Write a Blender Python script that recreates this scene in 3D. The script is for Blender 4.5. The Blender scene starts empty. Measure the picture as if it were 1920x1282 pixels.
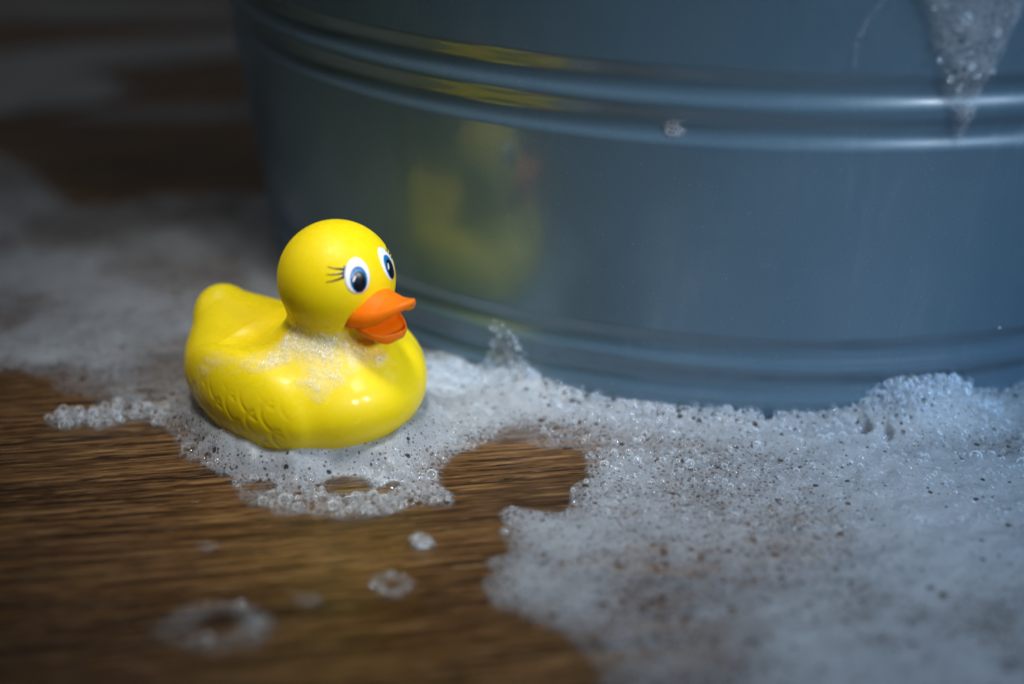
import bpy, bmesh, math, random
import numpy as np
from mathutils import Matrix, Vector

# ------------------------------------------------------------------ camera, world, lamps, exposure
sc = bpy.context.scene
COL = sc.collection
R = math.radians
PITCH, ROLL, CAMH = 0.4279, 0.0207, 0.235

cam_data = bpy.data.cameras.new("camera")
cam = bpy.data.objects.new("camera", cam_data)
COL.objects.link(cam)
cam.matrix_world = Matrix.Translation((0, 0, CAMH)) @ Matrix.Rotation(math.pi / 2 - PITCH, 4, 'X') @ Matrix.Rotation(ROLL, 4, 'Z')
cam_data.sensor_width = 36
cam_data.lens = 50
cam_data.clip_start = 0.01
cam_data.clip_end = 20
cam_data.dof.use_dof = True
cam_data.dof.focus_distance = 0.472
cam_data.dof.aperture_fstop = 2.6
cam_data.dof.aperture_blades = 9
sc.camera = cam

world = bpy.data.worlds.new("World")
sc.world = world
world.use_nodes = True
bg = world.node_tree.nodes["Background"]
bg.inputs[0].default_value = (0.33, 0.315, 0.30, 1)
bg.inputs[1].default_value = 0.13

def area(name, loc, target, size, size_y, power, color, spread=180):
    d = bpy.data.lights.new(name, 'AREA')
    d.shape = 'RECTANGLE'
    d.size, d.size_y = size, size_y
    d.energy = power
    d.color = color
    d.spread = R(spread)
    o = bpy.data.objects.new(name, d)
    COL.objects.link(o)
    o.location = loc
    o.rotation_euler = (Vector(target) - Vector(loc)).to_track_quat('-Z', 'Y').to_euler()
    return o

# a soft window-like key in front and above, and a cool second window further to the right
LAMPS = [
    # soft daylight from above, fading away from the tub's foot
    ("overhead_softbox", (-0.07, 0.27, 0.95), (-0.03, 0.47, 0.0), 0.20, 0.20, 0.165, (1.0, 0.95, 0.88), 22),
    # a tall two-pane window in front to the right
    ("window_pane", (0.66, -0.42, 0.56), (-0.03, 0.49, 0.015), 0.10, 0.22, 0.061, (0.97, 0.98, 1.0), 17),
    ("window_pane", (0.86, -0.23, 0.56), (-0.03, 0.49, 0.015), 0.10, 0.22, 0.061, (0.97, 0.98, 1.0), 17),
    # weak fill lamp, added to lift the far boards and froth; not a window
    ("far_fill", (-1.30, 1.00, 0.80), (-0.27, 0.88, 0.0), 0.5, 0.4, 0.11, (0.90, 0.96, 1.0), 40),
    ("back_fill", (-0.30, 0.86, 0.95), (-0.055, 0.45, 0.05), 0.20, 0.20, 0.012, (1.0, 0.97, 0.92), 16),  # added fill lamp, brightens the duck's back for its reflection in the tub
    # cool skylight from the right
    ("cool_skylight", (0.60, 0.12, 0.80), (0.18, 0.53, 0.0), 0.4, 0.3, 0.38, (0.36, 0.66, 1.0), 34),
]
for a_ in LAMPS: area(*a_)

sc.view_settings.view_transform = 'Standard'
sc.view_settings.look = 'None'
sc.view_settings.exposure = 0.0
sc.view_settings.gamma = 1.0
sc.cycles.use_denoising = True
sc.cycles.max_bounces = 10
sc.cycles.transparent_max_bounces = 24
sc.cycles.caustics_reflective = False
sc.cycles.caustics_refractive = False
sc.cycles.blur_glossy = 0.5

rng = np.random.default_rng(7)
CM = 0.01

# ------------------------------------------------------------------ helpers
def tag(o, label=None, cat=None, group=None, kind=None):
    if label: o['label'] = label
    if cat: o['category'] = cat
    if group: o['group'] = group
    if kind: o['kind'] = kind
    return o

def empty(name, loc, rz=0):
    o = bpy.data.objects.new(name, None)
    o.empty_display_size = 0.02
    COL.objects.link(o)
    o.location = loc
    o.rotation_euler = (0, 0, rz)
    return o

def mesh_obj(name, verts, faces, mat, parent=None, smooth=True, normals=None, attrs=None):
    me = bpy.data.meshes.new(name)
    verts = np.asarray(verts, dtype=np.float32)
    if isinstance(faces, np.ndarray):
        n, k = faces.shape
        me.vertices.add(len(verts))
        me.vertices.foreach_set('co', verts.ravel())
        me.loops.add(n * k)
        me.polygons.add(n)
        me.loops.foreach_set('vertex_index', faces.astype(np.int32).ravel())
        me.polygons.foreach_set('loop_start', np.arange(0, n * k, k, dtype=np.int32))
        me.update(calc_edges=True)
        me.validate()
    else:
        me.from_pydata(verts.tolist(), [], faces)
    me.polygons.foreach_set('use_smooth', np.full(len(me.polygons), smooth))
    if attrs:
        for k_, v_ in attrs.items():
            a = me.attributes.new(k_, 'FLOAT', 'POINT')
            a.data.foreach_set('value', np.asarray(v_, dtype=np.float32))
    if normals is not None:
        me.normals_split_custom_set_from_vertices([tuple(v) for v in normals])
    me.materials.append(mat)
    me.update()
    o = bpy.data.objects.new(name, me)
    COL.objects.link(o)
    if parent: o.parent = parent
    return o

# value noise -------------------------------------------------------
_tab = np.random.default_rng(3).random((256, 256)).astype(np.float32)
def vnoise(x, y):
    xi = np.floor(x).astype(int); yi = np.floor(y).astype(int)
    fx = x - xi; fy = y - yi
    fx = fx * fx * (3 - 2 * fx); fy = fy * fy * (3 - 2 * fy)
    a = _tab[xi & 255, yi & 255]; b = _tab[(xi + 1) & 255, yi & 255]
    c = _tab[xi & 255, (yi + 1) & 255]; d = _tab[(xi + 1) & 255, (yi + 1) & 255]
    return (a * (1 - fx) + b * fx) * (1 - fy) + (c * (1 - fx) + d * fx) * fy
def fbm(x, y, s, o=4):
    t = 0; w = 0; a = 1.0
    for i in range(o):
        t = t + a * vnoise(x * s + 17.3 * i, y * s + 5.1 * i); w += a
        a *= .5; s *= 2.03
    return t / w
def sstep(a, b, x):
    t = np.clip((x - a) / (b - a), 0, 1)
    return t * t * (3 - 2 * t)

def poly_sd(px, py, poly):
    """signed distance, positive inside"""
    P = np.asarray(poly, dtype=np.float64)
    d = np.full(px.shape, 1e9); ins = np.zeros(px.shape, bool)
    n = len(P)
    for i in range(n):
        ax, ay = P[i]; bx, by = P[(i + 1) % n]
        ex, ey = bx - ax, by - ay
        t = np.clip(((px - ax) * ex + (py - ay) * ey) / (ex * ex + ey * ey + 1e-12), 0, 1)
        d = np.minimum(d, (px - ax - t * ex) ** 2 + (py - ay - t * ey) ** 2)
        c = (ay > py) != (by > py)
        with np.errstate(divide='ignore', invalid='ignore'):
            ins ^= c & (px < ex * (py - ay) / (ey if ey != 0 else 1e-12) + ax)
    return np.where(ins, 1, -1) * np.sqrt(d)

# materials ---------------------------------------------------------
class NT:
    def __init__(s, name):
        s.m = bpy.data.materials.new(name); s.m.use_nodes = True
        s.t = s.m.node_tree; s.t.nodes.clear()
        s.out = s.t.nodes.new('ShaderNodeOutputMaterial')
    def n(s, typ, **kw):
        nd = s.t.nodes.new('ShaderNode' + typ)
        ins = kw.pop('ins', {})
        for k, v in kw.items(): setattr(nd, k, v)
        for k, v in ins.items():
            sock = nd.inputs[k]
            if hasattr(v, 'is_output') or isinstance(v, bpy.types.NodeSocket): s.t.links.new(v, sock)
            else: sock.default_value = v
        return nd
    def link(s, a, b): s.t.links.new(a, b)
    def math(s, op, a, b=0.0, c=0.0, clamp=False):
        nd = s.n('Math', operation=op, use_clamp=clamp)
        for i, v in enumerate((a, b, c)):
            if isinstance(v, bpy.types.NodeSocket): s.link(v, nd.inputs[i])
            else: nd.inputs[i].default_value = v
        return nd.outputs[0]
    def ramp(s, fac, stops, interp='LINEAR'):
        nd = s.n('ValToRGB'); nd.color_ramp.interpolation = interp
        el = nd.color_ramp.elements
        while len(el) > 1: el.remove(el[-1])
        for i, (p, c) in enumerate(stops):
            e = el[0] if i == 0 else el.new(p)
            e.position = p
            e.color = (c, c, c, 1) if not isinstance(c, tuple) else (*c, 1)
        s.link(fac, nd.inputs[0]); return nd.outputs[0]
    def mix(s, fac, a, b):
        nd = s.n('Mix', data_type='RGBA')
        for k, v in ((0, fac), (6, a), (7, b)):
            if isinstance(v, bpy.types.NodeSocket): s.link(v, nd.inputs[k])
            else: nd.inputs[k].default_value = v if not isinstance(v, tuple) else (*v, 1)
        return nd.outputs[2]
    def coords(s, scale=(1, 1, 1), rot=(0, 0, 0), which='Object'):
        tc = s.n('TexCoord')
        mp = s.n('Mapping', ins={'Scale': scale, 'Rotation': rot})
        s.link(tc.outputs[which], mp.inputs[0]); return mp.outputs[0]

def m_plastic(name, col, rough, sss, spec=0.5, bump=0.0):
    t = NT(name)
    p = t.n('BsdfPrincipled', ins={'Base Color': (*col, 1), 'Roughness': rough, 'Specular IOR Level': spec,
            'Subsurface Weight': sss, 'Subsurface Scale': 0.004, 'Subsurface Radius': (1.0, .6, .15)})
    co = t.coords((1000, 1000, 1000))
    nz = t.n('TexNoise', ins={'Vector': co, 'Scale': 0.35, 'Detail': 4})
    rr = t.n('MapRange', ins={0: nz.outputs[0], 1: .3, 2: .7, 3: rough * .75, 4: rough * 1.35})
    t.link(rr.outputs[0], p.inputs['Roughness'])
    if bump:
        b = t.n('Bump', ins={'Strength': bump, 'Distance': 0.0002, 'Height': nz.outputs[0]})
        t.link(b.outputs[0], p.inputs['Normal'])
    t.link(p.outputs[0], t.out.inputs[0]); return t.m

M_yellow = m_plastic('yellow_vinyl', (0.90, 0.70, 0.003), 0.45, 0.2, .35, 0)
M_yellow_wet = m_plastic('wet_yellow_vinyl', (0.90, 0.70, 0.003), 0.45, 0.2, .35, 0)
for n_ in M_yellow_wet.node_tree.nodes:
    if n_.type == 'BSDF_PRINCIPLED':
        n_.inputs['Coat Weight'].default_value = .27; n_.inputs['Coat Roughness'].default_value = .12
M_orange = m_plastic('orange_vinyl', (0.92, 0.195, 0.003), 0.42, 0.12, .35, 0)
M_white = m_plastic('white_print', (0.86, 0.88, 0.90), 0.22, 0, .3)
M_blue = m_plastic('blue_print', (0.006, 0.16, 0.42), 0.22, 0, .3)
M_black = m_plastic('black_print', (0.004, 0.005, 0.010), 0.2, 0, .3)
M_lash = m_plastic('lash_print', (0.02, 0.024, 0.035), 0.25, 0)
M_lid = m_plastic('lid_print', (0.05, 0.085, 0.22), 0.25, 0)

def m_foam(name, tint=(0.54, 0.595, 0.66), cell=1.0, cap=.93, dens=1.0):
    """wet soap froth: the attribute 'thick' says how much froth lies there; thin froth is a lace of open cells, thick froth is milky"""
    t = NT(name)
    at = t.n('Attribute', attribute_name='thick')
    co = t.coords((1000, 1000, 1000))                      # millimetres
    nz = t.n('TexNoise', ins={'Vector': co, 'Scale': 0.13, 'Detail': 5, 'Roughness': .6})
    nf = t.n('TexNoise', ins={'Vector': co, 'Scale': 0.9, 'Detail': 3, 'Roughness': .6})
    wp = t.n('VectorMath', operation='MULTIPLY_ADD', ins={0: nf.outputs['Color'], 1: (.6, .6, .6), 2: co})
    T = t.math('MULTIPLY', t.math('MULTIPLY', at.outputs['Fac'], dens), t.math('MULTIPLY_ADD', nz.outputs[0], 1.0, .5))
    def cells(scale, channel, power, base, thin_gain, soft):
        v = t.n('TexVoronoi', feature='F1', ins={'Vector': wp.outputs[0], 'Scale': scale / cell, 'Randomness': 1})
        c = t.n('SeparateColor', ins={0: v.outputs['Color']})
        rnd = t.math('POWER', c.outputs[channel], power)
        thin = t.math('SUBTRACT', 1.0, T)
        rad = t.math('MULTIPLY', rnd, t.math('MAXIMUM', t.math('MULTIPLY_ADD', thin, thin_gain, base), 0.0))
        return v, t.math('MULTIPLY', t.math('SUBTRACT', rad, v.outputs['Distance'], clamp=True), soft, clamp=True)
    v1, o1 = cells(0.36, 0, 5.0, .36, .35, 9.0)             # few large openings
    v2, o2 = cells(0.85, 1, 1.5, .27, .72, 8.0)             # the small dark cells
    v3, o3 = cells(1.8, 2, 1.0, .30, .66, 5.0)              # the finest lace
    # coarse froth: bigger cells packed close, their middles open
    ac = t.n('Attribute', attribute_name='coarse').outputs['Fac']
    w4 = t.n('VectorMath', operation='MULTIPLY_ADD', ins={0: nf.outputs['Color'], 1: (.25, .25, .25), 2: co})
    v4 = t.n('TexVoronoi', feature='F1', ins={'Vector': w4.outputs[0], 'Scale': .40, 'Randomness': .95})
    c4 = t.n('SeparateColor', ins={0: v4.outputs['Color']})
    r4 = t.math('MULTIPLY', ac, t.math('MULTIPLY_ADD', t.math('POWER', c4.outputs[0], 1.6),   .44, .13))
    o4 = t.math('MULTIPLY', t.math('SUBTRACT', r4, v4.outputs['Distance'], clamp=True), 11.0, clamp=True)
    a = t.math('SUBTRACT', 1.0, t.math('POWER', 2.718, t.math('MULTIPLY', T, -1.75)))
    a = t.math('MULTIPLY', a, t.math('MULTIPLY_ADD', v3.outputs['Distance'], .35, .86))
    for o, k in ((o1, .90), (o2, .72), (o3, .45), (o4, .80)):
        a = t.math('MULTIPLY', a, t.math('MULTIPLY_ADD', o, -k, 1.0))
    a = t.math('MINIMUM', a, cap, clamp=True)
    hgt = t.math('ADD', t.math('MULTIPLY', v3.outputs['Distance'], -.35), t.math('MULTIPLY', t.math('ADD', o1, o2), -.5))
    bump = t.n('Bump', ins={'Strength': 0.35, 'Distance': 0.0005, 'Height': hgt})
    p = t.n('BsdfPrincipled', ins={'Base Color': (*tint, 1), 'Roughness': .30, 'Specular IOR Level': .45, 'Normal': bump.outputs[0]})
    tl = t.n('BsdfTranslucent', ins={'Color': (*tint, 1)})
    m0 = t.n('MixShader', ins={0: 0.3, 1: p.outputs[0], 2: tl.outputs[0]})
    tr = t.n('BsdfTransparent')
    m1 = t.n('MixShader', ins={0: a, 1: tr.outputs[0], 2: m0.outputs[0]})
    t.link(m1.outputs[0], t.out.inputs[0]); return t.m

M_foam = m_foam('soap_froth')
def m_clinging():
    t = NT('clinging_froth')
    at = t.n('Attribute', attribute_name='thick')
    co = t.coords((1000, 1000, 1000))
    nf = t.n('TexNoise', ins={'Vector': co, 'Scale': 1.1, 'Detail': 4, 'Roughness': .65})
    wp = t.n('VectorMath', operation='MULTIPLY_ADD', ins={0: nf.outputs['Color'], 1: (.4, .4, .4), 2: co})
    v = t.n('TexVoronoi', feature='F1', ins={'Vector': wp.outputs[0], 'Scale': 1.55, 'Randomness': 1})
    v2 = t.n('TexVoronoi', feature='F1', ins={'Vector': wp.outputs[0], 'Scale': .75, 'Randomness': 1})
    sp = t.n('SeparateColor', ins={0: v.outputs['Color']})
    # skin between the tiny bubbles is milky, their middles show the vinyl below
    wall = t.math('MULTIPLY_ADD', v.outputs['Distance'], 1.15, .28)
    wall = t.math('MULTIPLY', wall, t.math('MULTIPLY_ADD', v2.outputs['Distance'], .5, .72))
    a = t.math('MULTIPLY', t.math('MULTIPLY', at.outputs['Fac'], wall), t.math('MULTIPLY_ADD', nf.outputs[0], 1.3, .45))
    spark = t.math('GREATER_THAN', sp.outputs[0], .975)
    a = t.math('MINIMUM', t.math('MULTIPLY_ADD', spark, t.math('MULTIPLY', at.outputs['Fac'], .5), a), .88, clamp=True)
    bp = t.n('Bump', ins={'Strength': .35, 'Distance': .0004, 'Height': t.math('MULTIPLY', v.outputs['Distance'], -1.0)})
    p = t.n('BsdfPrincipled', ins={'Base Color': (.84, .82, .70, 1), 'Roughness': .3, 'Specular IOR Level': .36, 'Normal': bp.outputs[0]})
    tr = t.n('BsdfTransparent')
    m = t.n('MixShader', ins={0: a, 1: tr.outputs[0], 2: p.outputs[0]})
    t.link(m.outputs[0], t.out.inputs[0]); return t.m
M_clinging = m_clinging()

def m_bubble(name, rim=(0.80, 0.85, 0.90), body=0.05, power=3.2, gloss=1.4, clear=(.93, .95, .97)):
    """thin soap skin: clear facing the eye, milky and mirror-like towards its edge"""
    t = NT(name)
    lw = t.n('LayerWeight', ins={'Blend': .5})
    f = t.math('MULTIPLY_ADD', t.math('POWER', lw.outputs['Facing'], power), 0.80, body, clamp=True)
    df = t.n('BsdfPrincipled', ins={'Base Color': (*rim, 1), 'Roughness': .25, 'Specular IOR Level': .5})
    tr = t.n('BsdfTransparent', ins={'Color': (*clear, 1)})
    m0 = t.n('MixShader', ins={0: f, 1: tr.outputs[0], 2: df.outputs[0]})
    fr = t.n('Fresnel', ins={'IOR': 1.36})
    k = t.math('MULTIPLY_ADD', fr.outputs[0], gloss * .45, 0.02 * gloss, clamp=True)
    kc = t.n('CombineColor', ins={0: k, 1: k, 2: k})
    gl = t.n('BsdfGlossy', ins={'Color': kc.outputs[0], 'Roughness': .05})
    m1 = t.n('AddShader', ins={0: m0.outputs[0], 1: gl.outputs[0]})
    t.link(m1.outputs[0], t.out.inputs[0]); return t.m
M_bubble = m_bubble('soap_bubble')
M_skin = m_bubble('thin_clear_skin', (.7, .74, .78), 0.0, 7.0)
M_water = m_bubble('water_bead', (0.42, 0.52, 0.62), 0.0, 6.0, .4, (.985, .99, .995))

def m_metal():
    t = NT('galvanised_metal')
    co = t.coords((1000, 1000, 1000))
    nz = t.n('TexNoise', ins={'Vector': co, 'Scale': 0.02, 'Detail': 4, 'Roughness': .6})
    fine = t.n('TexNoise', ins={'Vector': t.coords((420, 420, 60)), 'Scale': 1.0, 'Detail': 3})
    sp = t.n('TexNoise', ins={'Vector': co, 'Scale': 1.5, 'Detail': 2})
    c = t.mix(nz.outputs[0], (0.088, 0.168, 0.248), (0.118, 0.207, 0.29))
    c = t.mix(t.ramp(sp.outputs[0], [(.66, 0.0), (.76, .35)]), c, (0.42, 0.48, 0.53))
    runs = t.n('TexNoise', ins={'Vector': t.coords((170, 170, 9)), 'Scale': 1.0, 'Detail': 5, 'Roughness': .65, 'Distortion': .5})
    blotch = t.n('TexNoise', ins={'Vector': t.coords((26, 26, 18)), 'Scale': 1.0, 'Detail': 5, 'Roughness': .7})
    smear = t.math('MULTIPLY', t.ramp(runs.outputs[0], [(.50, 0.0), (.70, 1.0)]), t.ramp(blotch.outputs[0], [(.45, 0.0), (.65, 1.0)]))
    c = t.mix(t.math('MULTIPLY', smear, .18), c, (0.26, 0.33, 0.40))
    rr0 = t.n('MapRange', ins={0: nz.outputs[0], 1: .3, 2: .7, 3: .30, 4: .38})
    rr = t.n('Math', operation='MULTIPLY_ADD', ins={0: smear, 1: .12, 2: rr0.outputs[0]})
    bp = t.n('Bump', ins={'Strength': .05, 'Distance': .0003, 'Height': fine.outputs[0]})
    p = t.n('BsdfPrincipled', ins={'Base Color': c, 'Metallic': .22, 'Coat Weight': .37, 'Coat IOR': 1.8, 'Coat Roughness': .115, 'Roughness': rr.outputs[0], 'Specular IOR Level': .4, 'Normal': bp.outputs[0]})
    t.link(p.outputs[0], t.out.inputs[0]); return t.m
M_metal = m_metal()

def m_wood():
    t = NT('wet_brown_wood')
    oi = t.n('ObjectInfo')
    tc = t.n('TexCoord')
    off = t.n('VectorMath', operation='MULTIPLY_ADD', ins={0: oi.outputs['Random'], 1: (7.3, 3.1, 1.7), 2: tc.outputs['Object']})
    def g(sx, sy, sc, det, ro=.6, dist=0.0):
        mp = t.n('Mapping', ins={'Scale': (sx, sy, sx)}); t.link(off.outputs[0], mp.inputs[0])
        return t.n('TexNoise', ins={'Vector': mp.outputs[0], 'Scale': sc, 'Detail': det, 'Roughness': ro, 'Distortion': dist}).outputs[0]
    broad = g(4, 36, 1, 4, .6, .5)
    mid = g(12, 400, 1, 5, .65, .4)
    fine = g(55, 1400, 1, 3, .6, .2)
    pores = g(85, 1700, 1, 2, .5)
    blot = g(9, 14, 1, 3)
    c = t.ramp(broad, [(.28, (0.050, 0.022, 0.007)), (.5, (0.118, 0.056, 0.019)), (.72, (0.19, 0.098, 0.034))])
    c = t.mix(t.ramp(mid, [(.40, 0.9), (.50, 0.0)]), c, (0.018, 0.008, 0.004))
    c = t.mix(t.ramp(mid, [(.56, 0.0), (.66, 0.8)]), c, (0.27, 0.15, 0.06))
    c = t.mix(t.ramp(fine, [(.56, 0.0), (.68, 0.8)]), c, (0.36, 0.215, 0.10))
    c = t.mix(t.ramp(pores, [(.54, 0.0), (.62, 0.9)]), c, (0.012, 0.006, 0.003))
    c = t.mix(t.ramp(blot, [(.55, 0.0), (.75, .45)]), c, (0.022, 0.010, 0.005))
    hg = t.math('ADD', t.math('MULTIPLY', fine, .6), t.math('MULTIPLY', pores, -.8))
    bp = t.n('Bump', ins={'Strength': .35, 'Distance': .0005, 'Height': hg})
    rr = t.n('MapRange', ins={0: blot, 1: .3, 2: .7, 3: .16, 4: .32})
    p = t.n('BsdfPrincipled', ins={'Base Color': c, 'Roughness': rr.outputs[0], 'Specular IOR Level': .36, 'Normal': bp.outputs[0]})
    t.link(p.outputs[0], t.out.inputs[0]); return t.m
M_wood = m_wood()

# ------------------------------------------------------------------ the floor: planks with recessed joints
GRAIN = R(11.0)
def build_floor():
    root = empty('wood_floor', (0, 0.45, 0), GRAIN)
    root['kind'] = 'structure'
    root['label'] = 'brown grained wooden boards lying wet under the soap foam'
    W, gap, bev, th = 0.128, 0.0004, 0.00015, 0.012
    cache = {}
    def plank_mesh(L):
        if L in cache: return cache[L]
        bm = bmesh.new()
        h = W / 2 - gap / 2; l = L / 2 - gap / 2
        rings = [(l, h, -th), (l, h, -bev), (l - bev * .35, h - bev * .35, -bev * .3), (l - bev, h - bev, 0)]
        vs = [[bm.verts.new((sx * a, sy * b, z)) for sx, sy in ((-1, -1), (1, -1), (1, 1), (-1, 1))] for a, b, z in rings]
        for i in range(len(vs) - 1):
            for j in range(4):
                bm.faces.new((vs[i][j], vs[i][(j + 1) % 4], vs[i + 1][(j + 1) % 4], vs[i + 1][j]))
        bm.faces.new(vs[-1]); bm.faces.new(vs[0][::-1])
        me = bpy.data.meshes.new('plank'); bm.to_mesh(me); bm.free()
        me.materials.append(M_wood); cache[L] = me
        return me
    r = random.Random(5)
    n = 0
    for row in range(-5, 12):
        y = row * W + 0.022
        x = -1.75 + r.random() * .35 - (.25 if row % 2 else 0)
        while x < 1.5:
            L = 1.22
            o = bpy.data.objects.new('plank', plank_mesh(L))
            COL.objects.link(o); o.parent = root
            o.location = (x + L / 2, y, r.uniform(-.00015, .00015))
            x += L; n += 1
    # what lies under the joints
    v = [(-2.2, -1.0, -.0125), (2.2, -1.0, -.0125), (2.2, 2.0, -.0125), (-2.2, 2.0, -.0125)]
    t = NT('dark_subfloor'); nz = t.n('TexNoise', ins={'Scale': 20.0})
    p = t.n('BsdfPrincipled', ins={'Base Color': t.mix(nz.outputs[0], (.01, .006, .003), (.02, .012, .006)), 'Roughness': .9})
    t.link(p.outputs[0], t.out.inputs[0])
    o = mesh_obj('subfloor', v, [(0, 1, 2, 3)], t.m, root, smooth=False)
    return root
build_floor()

# ------------------------------------------------------------------ the metal tub
TX, TY, TR0, TK = 0.09715, 0.65885, 0.2106, 0.146
TUB_H = 0.232
GP = 0.0138                                    # pitch of the grooves pressed into the wall
def groove(z, top):
    u = (top - z) / GP
    m = (u > 0) & (u < 2)
    return np.where(m, 0.5 - 0.5 * np.cos(2 * np.pi * u), 0)
def tub_r(z):
    z = np.asarray(z, float)
    return TR0 + TK * z - 0.0019 * groove(z, 0.0340 + .0030) - 0.0021 * groove(z, 0.1292 + .0030)
def build_tub():
    root = empty('metal_tub', (TX, TY, 0))
    tag(root, 'grey galvanised metal tub with two pairs of pressed grooves behind the duck', 'tub')
    zs = np.unique(np.concatenate([np.linspace(0.003, TUB_H, 90), np.linspace(.004, .040, 90), np.linspace(.100, .136, 90)]))
    prof = [(TR0 - .006, 0.0), (TR0 - .003, .0004), (TR0 - .0008, .0014)]
    prof += [(float(tub_r(z)), float(z)) for z in zs]
    NS = 360
    a = np.arange(NS) / NS * 2 * np.pi
    def lathe(prof, name, closed_bottom=None, par=root):
        P = np.array(prof); n = len(P)
        v = np.zeros((n, NS, 3)); v[..., 0] = P[:, 0, None] * np.cos(a); v[..., 1] = P[:, 0, None] * np.sin(a); v[..., 2] = P[:, 1, None]
        i, j = np.meshgrid(np.arange(n - 1), np.arange(NS), indexing='ij'); j2 = (j + 1) % NS
        f = np.stack([i * NS + j, i * NS + j2, (i + 1) * NS + j2, (i + 1) * NS + j], -1).reshape(-1, 4)
        return mesh_obj(name, v.reshape(-1, 3), f, M_metal, par)
    lathe(prof, 'wall')
    top = float(tub_r(TUB_H))
    rim = [(top + .001 + .0045 * math.cos(t), TUB_H + .003 + .0045 * math.sin(t)) for t in np.linspace(-2.6, 3.4, 22)]
    lathe(rim, 'rim')
    inner = [(top - .0015, TUB_H)] + [(float(TR0 + TK * z) - .0045, float(z)) for z in np.linspace(TUB_H - .004, .004, 12)] + [(.0005, .004)]
    lathe(inner, 'inside')
    bot = [(.0005, .0006), (TR0 - .006, .0002)]
    lathe(bot, 'base')
    return root
build_tub()

# ------------------------------------------------------------------ surface nets: a mesh from a distance field
def surface_nets(f, lo, hi, h, iters=3):
    lo = np.array(lo, float); hi = np.array(hi, float)
    n = np.ceil((hi - lo) / h).astype(int) + 1
    ax = [lo[i] + h * np.arange(n[i]) for i in range(3)]
    V = np.empty(tuple(n), np.float32)
    for i in range(0, n[0], 24):
        X, Y, Z = np.meshgrid(ax[0][i:i + 24], ax[1], ax[2], indexing='ij')
        V[i:i + 24] = f(X, Y, Z)
    S = V < 0
    c = np.zeros(tuple(n - 1), np.int8)
    for dx in (0, 1):
        for dy in (0, 1):
            for dz in (0, 1):
                c += S[dx:n[0] - 1 + dx, dy:n[1] - 1 + dy, dz:n[2] - 1 + dz]
    act = (c > 0) & (c < 8)
    idx = np.full(tuple(n - 1), -1, np.int64)
    I = np.argwhere(act)
    idx[act] = np.arange(len(I))
    acc = np.zeros((len(I), 3)); cnt = np.zeros(len(I))
    corners = [(a, b, d) for a in (0, 1) for b in (0, 1) for d in (0, 1)]
    for p in corners:
        for k in range(3):
            if p[k] == 0:
                q = list(p); q[k] = 1
                v0 = V[I[:, 0] + p[0], I[:, 1] + p[1], I[:, 2] + p[2]]
                v1 = V[I[:, 0] + q[0], I[:, 1] + q[1], I[:, 2] + q[2]]
                m = (v0 < 0) != (v1 < 0)
                t = np.where(m, v0 / np.where(m, v0 - v1, 1), 0)
                pt = np.tile(np.array(p, float), (len(I), 1)); pt[:, k] = t
                acc[m] += pt[m]; cnt[m] += 1
    P = lo + h * (I + acc / cnt[:, None])
    quads = []
    for k in range(3):
        a, b = [(1, 2), (2, 0), (0, 1)][k]
        s0 = [slice(None)] * 3; s1 = [slice(None)] * 3
        s0[k] = slice(0, n[k] - 1); s1[k] = slice(1, n[k])
        A = S[tuple(s0)]; B = S[tuple(s1)]
        E = np.argwhere(A != B)
        ok = (E[:, a] > 0) & (E[:, b] > 0) & (E[:, a] < n[a] - 1) & (E[:, b] < n[b] - 1)
        E = E[ok]
        def cell(da, db):
            q = E.copy(); q[:, a] -= da; q[:, b] -= db
            return idx[q[:, 0], q[:, 1], q[:, 2]]
        Q = np.stack([cell(1, 1), cell(0, 1), cell(0, 0), cell(1, 0)], 1)
        flip = ~A[tuple(E.T)]
        Q[flip] = Q[flip][:, ::-1]
        quads.append(Q)
    Q = np.concatenate(quads)
    def grad(P):
        e = h * .25; g = np.zeros_like(P)
        for k in range(3):
            d = np.zeros(3); d[k] = e
            g[:, k] = (f(*(P + d).T) - f(*(P - d).T)) / (2 * e)
        return g
    for _ in range(iters):
        g = grad(P); v = f(*P.T)
        st = v / np.maximum((g * g).sum(1), .05)
        st = np.clip(st, -h * .5, h * .5)
        P = P - g * st[:, None]
    g = grad(P)
    N = g / np.maximum(np.linalg.norm(g, axis=1), 1e-9)[:, None]
    return P, Q, N

def sinterp(x, xs, ys):
    """piecewise curve with its corners rounded off"""
    t = np.linspace(xs[0], xs[-1], 400); v = np.interp(t, xs, ys)
    k = np.hanning(61); k /= k.sum()
    v = np.convolve(np.pad(v, 30, mode='reflect', reflect_type='odd'), k, 'valid')
    return np.interp(x, t, v)
def smin(a, b, k):
    hh = np.clip(.5 + .5 * (b - a) / k, 0, 1)
    return b * (1 - hh) + a * hh - k * hh * (1 - hh)
def ell(x, y, z, c, r):
    X = (x - c[0]) / r[0]; Y = (y - c[1]) / r[1]; Z = (z - c[2]) / r[2]
    k0 = np.sqrt(X * X + Y * Y + Z * Z)
    k1 = np.sqrt((X / r[0]) ** 2 + (Y / r[1]) ** 2 + (Z / r[2]) ** 2)
    return k0 * (k0 - 1) / np.maximum(k1, 1e-6)
def rcone(x, y, z, a, b, r1, r2):
    a = np.array(a); b = np.array(b); d = b - a; L2 = d @ d
    t = np.clip(((x - a[0]) * d[0] + (y - a[1]) * d[1] + (z - a[2]) * d[2]) / L2, 0, 1)
    return np.sqrt((x - a[0] - t * d[0]) ** 2 + (y - a[1] - t * d[1]) ** 2 + (z - a[2] - t * d[2]) ** 2) - (r1 + (r2 - r1) * t)

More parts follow.
